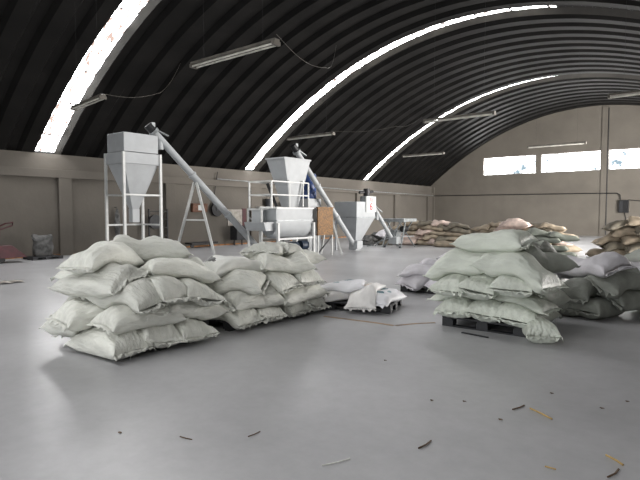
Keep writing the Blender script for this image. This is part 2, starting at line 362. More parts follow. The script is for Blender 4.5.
# ------------------------------------------------------------------ sacks
GX0, GY0, GD = -16., 0., .025
Hm = np.zeros((int(18/GD), int(28/GD)))
def hsample(x, y):
    i = np.clip(((x-GX0)/GD).astype(int), 0, Hm.shape[0]-1); j = np.clip(((y-GY0)/GD).astype(int), 0, Hm.shape[1]-1)
    return Hm[i, j]
def hraise(x, y, z):
    i = np.clip(((x-GX0)/GD).astype(int), 0, Hm.shape[0]-1); j = np.clip(((y-GY0)/GD).astype(int), 0, Hm.shape[1]-1)
    np.maximum.at(Hm, (i.ravel(), j.ravel()), z.ravel())
rng = random.Random(7)
def smooth2(A, n):
    for _ in range(n):
        B = np.pad(A, 1, mode='edge')
        A = (B[1:-1, 1:-1]*2+B[:-2, 1:-1]+B[2:, 1:-1]+B[1:-1, :-2]+B[1:-1, 2:])/6
    return A
def sack(cx, cy, yaw, m, label, group, L=.88, Wd=.5, T=.275, droop=.13, hem=(1, 1), name='sack', cat='sack', res=1.0, soft=16, slump=0, thread=0, floor=False):
    """a filled woven sack draped on whatever already lies beneath it"""
    yaw = R(yaw); cu, su = math.cos(yaw), math.sin(yaw)
    NU = int(44*res) | 1; NT = int(36*res)//2*2
    sd = rng.random()*100; asym = rng.uniform(-.06, .06); bend = rng.uniform(-.05, .05)
    us = np.linspace(-1, 1, NU); us = np.sign(us)*(1-(1-np.abs(us))**1.25)
    def plan(U, V):
        wl = Wd/2*(0.93+.12*np.abs(U)**6+asym*U-.05*np.exp(-(U*3-asym*20)**2))
        lx = L/2*U*(1-.055*(1-V*V)*np.abs(U)**6)+.02*np.abs(V)**6*np.sign(U)*np.abs(U)**8
        ly = wl*V+bend*(U*U)*.5
        return lx, ly
    # support field
    gu = np.linspace(-1, 1, 29); gv = np.linspace(-1, 1, 15)
    GU, GV = np.meshgrid(gu, gv, indexing='ij'); lx, ly = plan(GU, GV)
    Sp = hsample(cx+lx*cu-ly*su, cy+lx*su+ly*cu)
    if floor: Sp = Sp*0
    inner = Sp[5:-5, 3:-3]; smax = np.percentile(inner, 80)
    Sp = np.clip(Sp, smax-droop, smax+.03); Sp = smooth2(Sp, soft)
    edge = np.maximum(np.abs(GU)**4*.5, 0)*.0
    Sp = Sp-edge
    def field(U, V):
        fu = (U+1)/2*28; fv = (V+1)/2*14
        i = np.clip(fu.astype(int), 0, 27); j = np.clip(fv.astype(int), 0, 13); a = fu-i; b = fv-j
        return Sp[i, j]*(1-a)*(1-b)+Sp[i+1, j]*a*(1-b)+Sp[i, j+1]*(1-a)*b+Sp[i+1, j+1]*a*b
    def pu(U): return np.maximum(0, 1-np.abs(U)**7)**.6
    def top(U, V):
        lump = np.array([noise.noise(Vector((u*1.6+sd, v*1.1, sd))) for u, v in zip(U.ravel(), V.ravel())]).reshape(U.shape)
        return field(U, V)+T*(.38+.62*pu(U)*np.maximum(0, 1-.97*V**4)**.5)*(1+.12*lump)
    th = np.linspace(0, 2*math.pi, NT, endpoint=False)
    c = np.cos(th); s_ = np.sin(th)
    Vv = np.sign(c)*np.abs(c)**.82
    U, V = np.meshgrid(us, Vv, indexing='ij'); _, SG = np.meshgrid(us, s_, indexing='ij')
    lx, ly = plan(U, V); Fz = field(U, V)
    pv = np.abs(SG)**.8; lift = .38*T
    up = SG > 0
    z = np.where(up, lift+.62*T*pu(U)*pv, lift-.4*T*pu(U)*pv)
    verts = []
    for i in range(NU):
        for j in range(NT):
            u, v = U[i, j], V[i, j]; x, y_, zz = lx[i, j], ly[i, j], z[i, j]
            e = abs(u)**3
            p = Vector((x*3+sd, y_*3, zz*3))
            lump = noise.noise(p*.9)
            fold = math.sin(v*15+sd+3*noise.noise(Vector((u*2, v*3, sd))))*(e*.6+.4*u*u)*.022*(1-e*.6)
            ridge = (1-abs(noise.noise(Vector((x*5+sd, y_*2.2, sd)))))**6*.012*(1-e)
            n2 = noise.noise(p*3.2)*.007
            k = 1 if SG[i, j] > 0 else .35
            zz += (T*.14*lump*pu(U)[i, j]+fold+n2-ridge)*k
            y_ += (fold*.5+n2*.6)*(1 if abs(v) > .6 else .3)
            zz += Fz[i, j]
            if abs(SG[i, j]) < .01 and abs(u) > .999: zz -= .0
            verts.append((x, y_, max(zz, .004)))
    faces = [(i*NT+j, i*NT+(j+1) % NT, (i+1)*NT+(j+1) % NT, (i+1)*NT+j) for i in range(NU-1) for j in range(NT)]
    faces += [tuple(range(NT)), tuple((NU-1)*NT+j for j in range(NT))[::-1]]
    z0 = float(smax); 
    me = bpy.data.meshes.new(name); me.from_pydata([(a, b, q-z0) for a, b, q in verts], [], faces); me.update()
    bm = bmesh.new(); bm.from_mesh(me); bmesh.ops.recalc_face_normals(bm, faces=bm.faces); bm.to_mesh(me); bm.free()
    for p in me.polygons: p.use_smooth = True
    me.materials.append(M[m])
    o = bpy.data.objects.new(name, me); COL.objects.link(o); o.location = (cx, cy, z0); o.rotation_euler = (0, 0, yaw)
    tag(o, label, cat, group)
    # sewn hem frills at the ends
    for sgn, on in ((-1, hem[0]), (1, hem[1])):
        if not on: continue
        n = 26; vs = []; ln = rng.uniform(.04, .065); vv = np.linspace(-1, 1, n)
        Ue = np.full(n, float(sgn)*.985); ex, ey = plan(Ue, vv); ez = field(Ue, vv)+lift
        for q in range(n):
            a1 = noise.noise(Vector((vv[q]*5+sd, sgn*3, 1))); a2 = noise.noise(Vector((vv[q]*3, sgn*3, sd)))
            for t in (0, .5, 1):
                vs.append((ex[q]+sgn*ln*t*(1+.5*a2), ey[q], max(.006, ez[q]+t*(a1*.07-.02)+.006*math.sin(q*1.9)*t)-z0+.0))
        fs = [(q*3+t, q*3+t+1, q*3+t+4, q*3+t+3) for q in range(n-1) for t in (0, 1)]
        hm = bpy.data.meshes.new('hem'); hm.from_pydata(vs, [], fs); hm.update()
        for p in hm.polygons: p.use_smooth = True
        hm.materials.append(M[m]); ho = bpy.data.objects.new('hem', hm); COL.objects.link(ho); ho.parent = o
        sm = ho.modifiers.new('thick', 'SOLIDIFY'); sm.thickness = .005
    for q in range(thread):
        v = rng.uniform(-.8, .8); ln = rng.uniform(.08, .2)
        ex, ey = plan(np.array([1.]), np.array([v])); ez = field(np.array([1.]), np.array([v]))+lift
        x_, y_, z_ = ex[0]+.02, ey[0], ez[0]-z0
        tb = MB().tube([(x_, y_, z_), (x_+.015, y_+.01, z_-.03), (x_+.012, y_+.012, max(z_-ln, .01-z0))], .0022, 4)
        t_ = tb.build('loose_thread', 'thread'); t_.parent = o
    fu = np.linspace(-.97, .97, 60); fv = np.linspace(-1, 1, 40); FU, FV = np.meshgrid(fu, fv, indexing='ij'); lx, ly = plan(FU, FV)
    hraise(cx+lx*cu-ly*su, cy+lx*su+ly*cu, top(FU, FV)-.022)
    return o
def pallet(cx, cy, yaw, label, sx=1.2, sy=1.0, h=.14, m='black'):
    o = thing('pallet', label, 'pallet', (cx, cy, 0), 'black plastic pallets')
    mt = Matrix.Translation((cx, cy, 0)) @ Matrix.Rotation(R(yaw), 4, 'Z')
    def T(mb): mb.v = [tuple(mt @ Vector(v)) for v in mb.v]; return mb
    d = MB(); n = 7; w = sy/(n*1.25)
    for k in range(n):
        yk = -sy/2+(sy-w)*k/(n-1); d.box((-sx/2, yk, h-.025), (sx/2, yk+w, h))
    for xk in (-sx/2, -.07, sx/2-.14): d.box((xk, -sy/2, h-.04), (xk+.14, sy/2, h-.025))
    T(d).build('deck', m, o, bevel=.004)
    for xk in (-sx/2, -.08, sx/2-.16):
        for yk in (-sy/2, -.07, sy/2-.14): T(MB().box((xk, yk, .018), (xk+.16, yk+.14, h-.04))).build('block', m, o, bevel=.004)
    for yk in (-sy/2, -.05, sy/2-.1): T(MB().box((-sx/2, yk, 0), (sx/2, yk+.1, .018))).build('runner', m, o)
    g = np.stack(np.meshgrid(np.arange(-sx/2, sx/2, .015), np.arange(-sy/2, sy/2, .015), indexing='ij'), -1)
    a = R(yaw); hraise(cx+g[..., 0]*math.cos(a)-g[..., 1]*math.sin(a), cy+g[..., 0]*math.sin(a)+g[..., 1]*math.cos(a), np.full(g.shape[:2], h))
    return o
pallet(-5.75, 3.5, 0, 'black pallet in shadow under the nearest left sack stack')
pallet(-5.75, 5.1, 90, 'black pallet under the near half of the second sack stack from the left', 1.0, 1.0)
pallet(-5.75, 6.2, 90, 'black pallet under the far half of the second sack stack from the left', 1.0, 1.0)
pallet(-4.85, 7.25, 18, 'black pallet under the small low heap of printed white sacks', 1.1, .9)
pallet(-2.62, 7.35, 0, 'black pallet with open fork slots under the tall right sack stack', 1.15, 1.2)
pallet(-4.75, 9.75, 10, 'black pallet under the white sacks left of the tall stack')
GA, GF, GE, GB, GC, GD_ = ('sacks of the nearest left stack', 'sacks of the second stack from the left', 'sacks of the small middle heap',
   'sacks of the tall stack', 'sacks of the grey stack at the right edge', 'white sacks behind the tall stack')
# (x, y, yaw, material, label, extra)
A = [
 (-5.45, 3.0, 3, 'sackA', 'white sack at the near corner of the bottom layer of the left stack', dict(thread=1)),
 (-5.45, 3.46, -3, 'sackA', 'white sack, middle of the bottom layer of the left stack', {}),
 (-5.42, 3.9, 4, 'sackA', 'white sack at the far right end of the bottom layer of the left stack', {}),
 (-6.25, 3.35, 92, 'sackA', 'white sack at the left end of the bottom layer of the left stack', {}),
 (-6.12, 2.93, 15, 'sackA', 'small slumped white sack on the floor at the left foot of the left stack', dict(L=.5, Wd=.42, T=.28)),
 (-5.3, 3.3, 86, 'sackA', 'white sack along the aisle side of the second layer of the left stack', dict(thread=1)),
 (-5.3, 3.95, 93, 'sackA', 'white sack at the far right of the second layer of the left stack', {}),
 (-5.85, 3.1, 84, 'sackA', 'white sack with wrinkled mouth facing the camera, second layer of the left stack', {}),
 (-6.3, 3.35, 95, 'sackA', 'white sack at the left side of the second layer of the left stack', {}),
 (-5.45, 3.25, 12, 'sackA', 'ribbed white sack with sewn mouth, third layer near corner of the left stack', dict(thread=1)),
 (-5.42, 3.6, 4, 'sackA', 'white sack, third layer of the left stack, middle of its aisle side', {}),
 (-5.4, 4.02, -4, 'sackA', 'white sack, third layer of the left stack, right end of its aisle side', {}),
 (-6.15, 3.5, 88, 'sackA', 'white sack at the left side of the third layer of the left stack', {}),
 (-5.8, 3.05, 12, 'sackA', 'long smooth white sack jutting left above the floor sack of the left stack', dict(L=1.0, T=.27)),
 (-5.42, 3.9, 80, 'sackA', 'white sack, fourth layer of the left stack, facing the second stack', dict(thread=1)),
 (-6.0, 3.9, 92, 'sackA', 'white sack hidden deep, fourth layer of the left stack', {}),
 (-6.2, 3.3, 30, 'sackA', 'white sack with a pointed ear sticking left near the left stack top', dict(L=.85)),
 (-5.9, 3.2, 105, 'sackA', 'ribbed white sack hanging over the front of the left stack below its summit', dict(L=.8, thread=1)),
 (-5.75, 4.1, 70, 'sackA', 'domed white sack with hem facing out, upper right of the left stack', dict(L=.8)),
 (-6.45, 3.85, 8, 'sackA', 'topmost left white sack of the left stack with a flicked up end', dict(L=.9)),
 (-5.95, 3.85, 62, 'sackA', 'topmost white sack of the left stack, smooth and lying level', dict(L=.95, T=.28)),
]
F = [
 (-5.5, 4.78, 4, 'sackA', 'white sack at the near corner of the bottom layer of the second stack', dict(thread=1)),
 (-5.5, 5.32, -4, 'sackA', 'white sack second from the near corner, bottom layer of the second stack', {}),
 (-5.5, 5.86, 2, 'sackA', 'white sack third from the near corner, bottom layer of the second stack', {}),
 (-5.5, 6.3, -2, 'sackA', 'white sack at the far end of the bottom layer of the second stack', {}),
 (-6.25, 5.1, 92, 'sackA', 'hidden white sack at the back of the bottom layer of the second stack', {}),
 (-6.25, 6.1, 92, 'sackA', 'hidden white sack, back far end of the bottom layer, second stack', {}),
 (-5.3, 5.05, 84, 'sackA', 'white sack along the aisle, second layer of the second stack, near end', dict(thread=1)),
 (-5.25, 5.95, 94, 'sackA', 'white sack along the aisle, second layer of the second stack, far end', dict(L=1.05)),
 (-5.9, 5.0, 92, 'sackA', 'white sack behind the near end of the second layer of the second stack', {}),
 (-5.9, 6.1, 88, 'sackA', 'white sack behind the far end of the second layer of the second stack', {}),
 (-5.45, 4.85, 35, 'sackA', 'white sack with puckered mouth, third layer near corner of the second stack', dict(thread=1, Wd=.56)),
 (-5.45, 5.55, 6, 'sackA', 'white sack, third layer of the second stack with a creased corner facing the aisle', {}),
 (-5.45, 6.1, -6, 'sackA', 'white sack, third layer of the second stack at its far end', {}),
 (-6.1, 5.4, 92, 'sackA', 'white sack hidden at the back of the third layer of the second stack', {}),
 (-5.65, 5.05, 80, 'sackF', 'large white sack with dark printed patch, upper front of the second stack', dict(L=1.0, Wd=.6, T=.28)),
 (-5.35, 5.75, 75, 'sackA', 'long white sack under the top sacks of the second stack, lying along the aisle', {}),
 (-5.5, 6.25, 86, 'sackA', 'white sack with drooping corner, far right of the second stack, fourth layer', dict(L=.8)),
 (-6.1, 5.2, 85, 'sackA', 'smooth white sack at the upper left of the second stack beside the left stack', dict(L=1.0)),
 (-5.7, 5.85, 118, 'sackA', 'topmost white sack of the second stack lying flat with a squared corner', dict(L=1.0, Wd=.6)),
 (-5.9, 6.55, 80, 'sackA', 'white sack behind the topmost one at the far end of the second stack', dict(L=.85)),
]
E_ = [
 (-5.1, 7.05, 60, 'sackX', 'white sack lying low at the left of the small middle heap', dict(droop=.06, L=.95, T=.18)),
 (-4.5, 7.3, 100, 'sackE', 'white sack at the right of the small heap, draping off its pallet', dict(droop=.07, L=.95, T=.17)),
 (-4.72, 7.05, -68, 'sackX', 'white sack with tan print, its corner hanging down before the small heap', dict(L=.85, T=.17, droop=.25)),
 (-5.2, 6.98, 25, 'sackE', 'teal printed white sack on top of the small heap', dict(L=.95, Wd=.55, T=.16)),
]
B = [
 (-3.0, 7.12, 92, 'sackB', 'pale sack at the left of the bottom layer of the tall stack', dict(T=.3, droop=.05)),
 (-2.58, 7.12, 90, 'sackB', 'pale sack, middle of the bottom layer of the tall stack', dict(T=.3, droop=.05)),
 (-2.15, 7.1, 87, 'sackB', 'pale sack at the right front of the bottom layer of the tall stack', dict(T=.28, droop=.05, Wd=.56, thread=1)),
 (-2.6, 7.75, 2, 'sackB', 'pale sack hidden at the back of the bottom layer of the tall stack', {}),
 (-1.86, 6.72, 118, 'sackB', 'slumped pale sack on the floor at the tall stack\'s right front corner', dict(L=.5, Wd=.4, T=.27, floor=True)),
 (-2.95, 7.0, 6, 'sackB', 'thin pale sack lying crosswise, left of the second layer, tall stack', dict(T=.17)),
 (-2.25, 7.03, -4, 'sackB', 'pale sack lying crosswise, right of the second layer, tall stack', dict(T=.17)),
 (-2.9, 7.55, 4, 'sackB', 'pale sack at the back left of the second layer of the tall stack', {}),
 (-2.08, 7.5, 84, 'sackB', 'shaded pale sack, second layer, right side of the tall stack', dict(thread=2)),
 (-3.05, 7.0, 86, 'sackB', 'pale sack, third layer of the tall stack, leftmost mouth', dict(T=.26)),
 (-2.62, 6.98, 91, 'sackB', 'pale sack, third layer of the tall stack, middle mouth', dict(T=.26)),
 (-2.2, 6.98, 95, 'sackB', 'pale sack, third layer of the tall stack, rightmost mouth', dict(T=.28, thread=1)),
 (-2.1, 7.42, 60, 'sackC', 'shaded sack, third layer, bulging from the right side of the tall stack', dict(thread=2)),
 (-2.8, 7.75, 0, 'sackB', 'pale sack at the back of the third layer of the tall stack', {}),
 (-3.02, 6.95, 6, 'sackB', 'smooth pale sack arching down left, fourth layer of the tall stack', dict(L=.84, T=.3, droop=.2)),
 (-2.2, 6.88, -12, 'sackB', 'broad creased pale sack, fourth layer, right of the tall stack', dict(L=.98, Wd=.56, T=.31, thread=1, droop=.24)),
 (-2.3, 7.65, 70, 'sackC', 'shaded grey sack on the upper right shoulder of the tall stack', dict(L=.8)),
 (-2.9, 7.6, 0, 'sackB', 'pale sack at the back of the fourth layer of the tall stack', {}),
 (-2.6, 7.1, -6, 'sackB', 'smooth pale sack crowning the tall stack, pointed at both ends', dict(L=.98, Wd=.52, T=.29)),
]
D_ = [
 (-4.95, 9.5, 70, 'sackL', 'crumpled white sack at the left edge of the white heap behind the tall stack', dict(T=.26, Wd=.6)),
 (-4.35, 9.6, 80, 'sackL', 'white sack low on the pallet just left of the tall stack', dict(T=.26, Wd=.6)),
 (-4.95, 10.1, 60, 'sackL', 'white sack behind the crumpled one on the white heap', dict(T=.26)),
 (-4.85, 9.45, 20, 'sackL', 'bright white sack with pointed left end on top of the white heap', dict(L=.95, T=.18)),
 (-4.15, 10.1, 70, 'sackL', 'white sack on top of the white heap, partly behind the tall stack', dict(L=1., T=.2)),
 (-4.65, 10.5, 20, 'sackB', 'pale sack at the back of the white heap left of the tall stack', dict(T=.27)),
 (-4.75, 9.9, 40, 'sackL', 'white sack with softly arched back on the second tier of the white heap', dict(T=.26)),
 (-4.45, 10.3, 75, 'sackL', 'uppermost white sack of the white heap, half hidden by the tall stack', dict(T=.26)),
]
C_ = [
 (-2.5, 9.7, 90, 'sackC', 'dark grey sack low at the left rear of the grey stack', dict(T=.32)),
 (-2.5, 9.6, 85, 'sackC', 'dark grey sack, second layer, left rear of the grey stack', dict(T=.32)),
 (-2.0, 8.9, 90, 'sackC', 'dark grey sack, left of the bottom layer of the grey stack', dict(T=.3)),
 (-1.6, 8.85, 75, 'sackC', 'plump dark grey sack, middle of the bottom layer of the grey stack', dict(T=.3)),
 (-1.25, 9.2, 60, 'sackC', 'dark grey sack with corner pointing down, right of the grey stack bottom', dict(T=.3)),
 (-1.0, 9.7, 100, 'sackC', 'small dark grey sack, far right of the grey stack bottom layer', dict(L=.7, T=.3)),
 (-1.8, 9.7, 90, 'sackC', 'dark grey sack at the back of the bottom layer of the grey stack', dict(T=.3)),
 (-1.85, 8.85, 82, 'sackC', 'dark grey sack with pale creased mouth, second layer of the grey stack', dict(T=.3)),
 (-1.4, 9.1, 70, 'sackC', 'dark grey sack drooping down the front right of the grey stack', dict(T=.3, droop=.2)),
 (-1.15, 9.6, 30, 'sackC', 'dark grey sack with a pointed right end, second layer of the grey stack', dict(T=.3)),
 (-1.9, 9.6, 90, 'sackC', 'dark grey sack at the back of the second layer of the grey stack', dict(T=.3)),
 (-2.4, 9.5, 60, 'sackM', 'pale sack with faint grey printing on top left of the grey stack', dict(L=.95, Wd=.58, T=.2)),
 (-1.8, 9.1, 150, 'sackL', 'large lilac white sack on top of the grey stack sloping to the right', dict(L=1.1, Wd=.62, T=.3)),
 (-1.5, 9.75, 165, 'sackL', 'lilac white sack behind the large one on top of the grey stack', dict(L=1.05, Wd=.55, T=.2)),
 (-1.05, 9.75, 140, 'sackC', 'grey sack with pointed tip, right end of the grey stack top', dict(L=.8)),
]
for grp, lst in ((GA, A), (GF, F), (GE, E_), (GB, B), (GD_, D_), (GC, C_)):
    for (x, y_, a, m, lab, ex) in lst:
        if grp == GF: ex.setdefault('T', .25)
        if grp == GA: ex.setdefault('T', .255)
        sack(x, y_, a, m, lab, grp, **ex)
# far heaps --------------------------------------------------------
ORD = ['first', 'second', 'third', 'fourth', 'fifth', 'sixth', 'seventh', 'eighth', 'ninth', 'tenth', 'eleventh', 'twelfth', 'thirteenth', 'fourteenth', 'fifteenth', 'sixteenth']
LAY = ['bottom', 'second', 'third', 'fourth', 'fifth', 'top']
def heap(x0, x1, y0, rows, mats, where, group, colname, L=.9, dx=.55, jit=.06, yaw=90, T=.24, slope=0.0):
    for k in range(rows):
        n = int((x1-x0-slope*k*2)/dx)
        for i in range(n):
            x = x0+slope*k+dx*(i+.5)+(dx*.5 if k % 2 else 0)+rng.uniform(-jit, jit)
            mm = mats[rng.randrange(len(mats))]
            c = colname[mm]
            sack(x, y0+rng.uniform(-jit, jit)+k*.08, yaw+rng.uniform(-14, 14), mm,
                 '%s sack, %s from the left, %s layer of the %s' % (c, ORD[i], LAY[k], where), group, res=.55, T=T, L=L, hem=(1, 0), Wd=.6)
cn = dict(sackT='tan', sackP='pinkish', sackO='olive brown', sackK='dark grey', sackG='sage green', sackL='white', sackA='white')
heap(-13.6, -9.5, 22.9, 5, ['sackT', 'sackO', 'sackT', 'sackP', 'sackO'], 'brown row behind the trolley', 'sacks of the long brown row', cn, dx=.74, L=1.0, yaw=8, T=.25)
heap(-9.4, -5.0, 23.0, 5, ['sackT', 'sackO', 'sackP'], 'brown row below the windows', 'sacks of the brown row below the window', cn, dx=.76, L=1.0, yaw=-6, T=.25)
heap(-7.3, -4.2, 19.6, 4, ['sackG'], 'sage heap', 'sacks of the sage green heap', cn, dx=.72, slope=.12, T=.215, L=1.0, yaw=14)
heap(-4.0, -1.0, 20.6, 5, ['sackT', 'sackO', 'sackT'], 'tan heap', 'sacks of the tan heap', cn, dx=.72, slope=.12, T=.3, L=1.0, yaw=20)
# ------------------------------------------------------------------ hopper tower
t = thing('hopper_tower', 'tall light grey square hopper on a four legged frame behind the left sack stack', 'hopper', (-14.3, 8.75, 0))
x0, x1, y0, y1 = -14.77, -13.78, 8.14, 9.36
MB().box((x0+.04, y0+.04, 3.38), (x1-.04, y1-.04, 3.93)).build('upper_box', 'paint', t, bevel=.012)
MB().box((x0, y0, 3.03), (x1, y1, 3.36)).build('rim_box', 'paint', t, bevel=.012)
MB().frustum((x0+.41, y0+.51, x1-.41, y1-.51, 1.68), (x0+.05, y0+.05, x1-.05, y1-.05, 3.03)).build('cone', 'paint', t)
MB().box((x0+.39, y0+.49, 1.3), (x1-.39, y1-.49, 1.7)).build('spout', 'paint', t, bevel=.006)
for lx in (x0, x1):
    for ly in (y0, y1): MB().box((lx-.035, ly-.035, 0), (lx+.035, ly+.035, 3.36)).build('leg', 'paint2', t)
for z in (2.12, 1.22):
    f_ = MB()
    f_.bar((x0, y1, z), (x1, y1, z), .05); f_.bar((x0, y0, z), (x0, y1, z), .05)
    if z > 2: f_.bar((x1, y0, z), (x1, y1, z), .05)
    f_.build('cross_bar', 'paint2', t)
def auger(p0, p1, r, label, headside=1):
    p0 = Vector(p0); p1 = Vector(p1); d = (p1-p0).normalized(); s_ = d.cross(Vector((0, 0, 1))).normalized(); n_ = s_.cross(d)
    o = thing('screw_conveyor', label, 'conveyor', tuple(p0))
    MB().tube([p0, p1], r, 16).build('tube', 'paint', o, smooth=True)
    for k in (.35, .68):
        c = p0.lerp(p1, k); MB().tube([c-d*.03, c+d*.03], r*1.25, 16).build('flange', 'paint', o)
    MB().tube([p1-d*.02, p1+d*.06], r*1.5, 16).build('end_plate', 'steel', o)
    mo = MB().tube([p1+d*.06, p1+d*.3], r*1.15, 14).build('motor', 'dark', o, smooth=True)
    sub(MB().box(p1+d*.2+n_*r*1.0-Vector((.06, .06, .05)), p1+d*.2+n_*r*1.0+Vector((.06, .06, .08))), 'terminal_box', 'steel', mo)
    MB().bar(p1+d*.0+n_*r, p1-d*.35+n_*r*2.4, .12, .03).build('bracket', 'steel', o)
    MB().tube([p1-d*.25, p1-d*.25-Vector((0, 0, .32))], r*.9, 12).build('outlet', 'paint', o)
    MB().box(p0-Vector((.2, .2, .0)) , p0+Vector((.2, .2, .3))).build('intake_box', 'paint', o, bevel=.01)
    return o
a0 = (-13.0, 12.95, .16); a1 = (-13.97, 9.3, 4.04)
auger(a0, a1, .11, 'long light grey screw conveyor sloping down from the square hopper tower')
# A-frame support under the first conveyor
ap = Vector(a0).lerp(Vector(a1), .655); q = (Vector(a1)-Vector(a0)); q.z = 0; q.normalize(); sd = Vector((-q.y, q.x, 0))
t = thing('support_trestle', 'white A shaped trestle under the long sloping screw conveyor', 'trestle', (ap.x, ap.y, 0))
FT = {-1: Vector((-15.35, 10.95, 0)), 1: Vector((-13.05, 10.9, 0))}
for s in (-1, 1):
    MB().bar(ap-Vector((0, 0, .13))+Vector((.05*s, 0, 0)), FT[s], .07).build('leg', 'paint2', t)
MB().bar(FT[-1].lerp(ap, .5), FT[1].lerp(ap, .5), .05).build('cross_bar', 'paint2', t)
# ------------------------------------------------------------------ mixer with platform
t = thing('ribbon_mixer', 'light grey horizontal trough mixer on white legs beneath the flared hopper', 'mixer', (-12.1, 13.2, 0))
X0, X1, Y0, Y1 = -12.45, -11.68, 12.3, 14.16
pr = [(X1, 1.74), (X1, 1.3)]
for k in range(1, 12):
    a = math.pi*k/12; pr.append(((X0+X1)/2+math.cos(a)*(X1-X0)/2, 1.15-math.sin(a)*.42))
pr += [(X0, 1.3), (X0, 1.74)]
mb = MB(); n = len(pr); vs = []
for yy, sc in ((Y0, .8), (Y0+.12, 1), (Y1-.12, 1), (Y1, .8)):
    for (x, z) in pr: vs.append(((x-(X0+X1)/2)*(1 if sc == 1 else .93)+(X0+X1)/2, yy, z if z > 1.2 else 1.2+(z-1.2)*sc))
mb.add(vs, [(r*n+k, r*n+(k+1) % n, (r+1)*n+(k+1) % n, (r+1)*n+k) for r in range(3) for k in range(n)]+[tuple(range(n))[::-1], tuple(3*n+k for k in range(n))])
mb.build('trough', 'paint', t, smooth=True)
MB().box((X0-.03, Y0-.03, 1.72), (X1+.03, Y1+.03, 1.77)).build('rim', 'paint2', t)
MB().box((X0-.01, Y0-.01, 1.32), (X1+.012, Y1+.01, 1.345)).build('weld_band', 'steel', t)
for lx in (X0, X1+.04):
    for ly in (Y0+.02, Y1-.02): MB().box((lx-.04, ly-.04, 0), (lx+.04, ly+.04, 1.25)).build('leg', 'paint2', t)
MB().bar((X1+.04, Y0, .72), (X1+.04, Y1, .72), .06).build('cross_bar', 'paint2', t)
MB().bar((X0, Y0, .72), (X0, Y1, .72), .06).build('cross_bar', 'paint2', t)
MB().frustum((X0-.25, Y0-.4, X1-.1, Y0-.05, 1.0), (X0-.25, Y0-.5, X1-.1, Y0-.02, 1.28)).build('discharge_chute', 'paint', t)
fr = MB()
for q1 in ((X0-.25, Y0-.3), (X1-.4, Y0-.3)): fr.bar((q1[0], q1[1], 0), (q1[0], q1[1], 1.72), .05)
fr.bar((X0-.25, Y0-.3, 1.7), (X1-.4, Y0-.3, 1.7), .05); fr.bar((X1-.4, Y0-.3, 1.7), (X1-.4, Y0, 1.7), .05); fr.bar((X0-.25, Y0-.3, 1.7), (X0-.25, Y0, 1.7), .05)
fr.bar((X0-.25, Y0-.3, 1.45), (X0-.1, Y0, 1.2), .04)
fr.build('side_frame', 'paint2', t)
MB().box((X0-.1, Y0-.3, 1.2), (X0+.3, Y0-.03, 1.72)).build('end_box', 'paint', t, bevel=.01)
mo = MB().tube([(X1-.25, Y0+.85, .42), (X1-.25, Y0+1.25, .42)], .16, 14).build('motor', 'navy', t, smooth=True)
MB().tube([(X1-.25, Y0+1.42, .45), (X1-.25, Y0+1.75, .45)], .17, 14).build('motor', 'navy', t, smooth=True)
MB().box((X1-.5, Y0+.45, .2), (X1-.1, Y0+.75, .68)).build('gearbox', 'dark', t, bevel=.02)
MB().box((X1-.6, Y0+.3, .08), (X1-.05, Y1-.05, .2)).build('motor_base', 'dark', t)
MB().box((X1-.15, Y0+.5, .02), (X1-.02, Y0+.62, .6)).build('drive_guard', 'black', t)
# railing and small tubs on the mixer deck
rl = MB(); rx0, rx1, ry0, ry1 = -12.75, -11.72, 12.1, 13.95
for (a, b) in ((rx0, ry0), (rx1, ry0), (rx1, ry1), (rx0, ry1)): rl.bar((a, b, 1.74), (a, b, 2.62), .045)
for z in (2.18, 2.62):
    rl.bar((rx0, ry0, z), (rx1, ry0, z), .04); rl.bar((rx1, ry0, z), (rx1, ry1, z), .04); rl.bar((rx0, ry0, z), (rx0, ry1, z), .04)
rl.build('railing', 'paint2', t)
MB().box((rx0-.05, ry0-.05, 1.69), (X0, Y1, 1.74)).build('deck', 'paint', t)
# flared hopper above the mixer
t = thing('feed_hopper', 'light grey flared hopper above the trough mixer, narrowing downwards', 'hopper', (-12.2, 13.2, 1.77))
hx0, hx1, hy0, hy1 = -12.6, -11.75, 12.75, 14.1
MB().frustum((hx0+.12, hy0+.3, hx1-.12, hy1-.2, 2.55), (hx0, hy0, hx1, hy1, 3.42)).build('flared_body', 'paint', t, bevel=.01)
MB().box((hx0-.02, hy0-.02, 3.4), (hx1+.02, hy1+.02, 3.45)).build('rim', 'paint', t)
MB().frustum((hx0+.25, hy0+.5, hx1-.25, hy1-.4, 1.77), (hx0+.12, hy0+.3, hx1-.12, hy1-.2, 2.55)).build('throat', 'paint', t)
for s in (.3, 1.0): MB().bar((hx1-.05, hy0+s, 1.8), (hx1-.05, hy0+s, 2.7), .04).build('strut', 'paint2', t)
MB().bar((hx0-.05, hy0+.1, 2.6), (hx0+.2, hy0+.3, 1.8), .05, .1).build('side_lever', 'dark', t)
def barrel(x, y, z, label, m='blue', r=.29, h=.88):
    o = thing('plastic_drum', label, 'drum', (x, y, z))
    MB().lathe([(r*.93, 0), (r, .03), (r, h*.33), (r*.96, h*.35), (r, h*.37), (r, h*.64), (r*.96, h*.66), (r, h*.68), (r, h-.04), (r*.94, h)], (x, y, z), 24).build('body', m, o, smooth=True)
    MB().lathe([(r*.95, h-.005), (r*.95, h+.03), (r*.85, h+.035)], (x, y, z), 24).build('lid', 'navy', o)
st = thing('control_cabinet', 'light grey cabinet behind the mixer carrying the blue drum', 'cabinet', (-12.9, 15.0, 0))
MB().box((-13.2, 14.75, 0.0), (-12.42, 15.55, 2.12)).build('body', 'paint', st, bevel=.01)
MB().box((-12.42, 14.82, .3), (-12.405, 15.48, 2.0)).build('door', 'paint', st)
barrel(-12.8, 15.15, 2.12, 'blue plastic drum standing high behind the flared hopper', r=.36, h=.92)
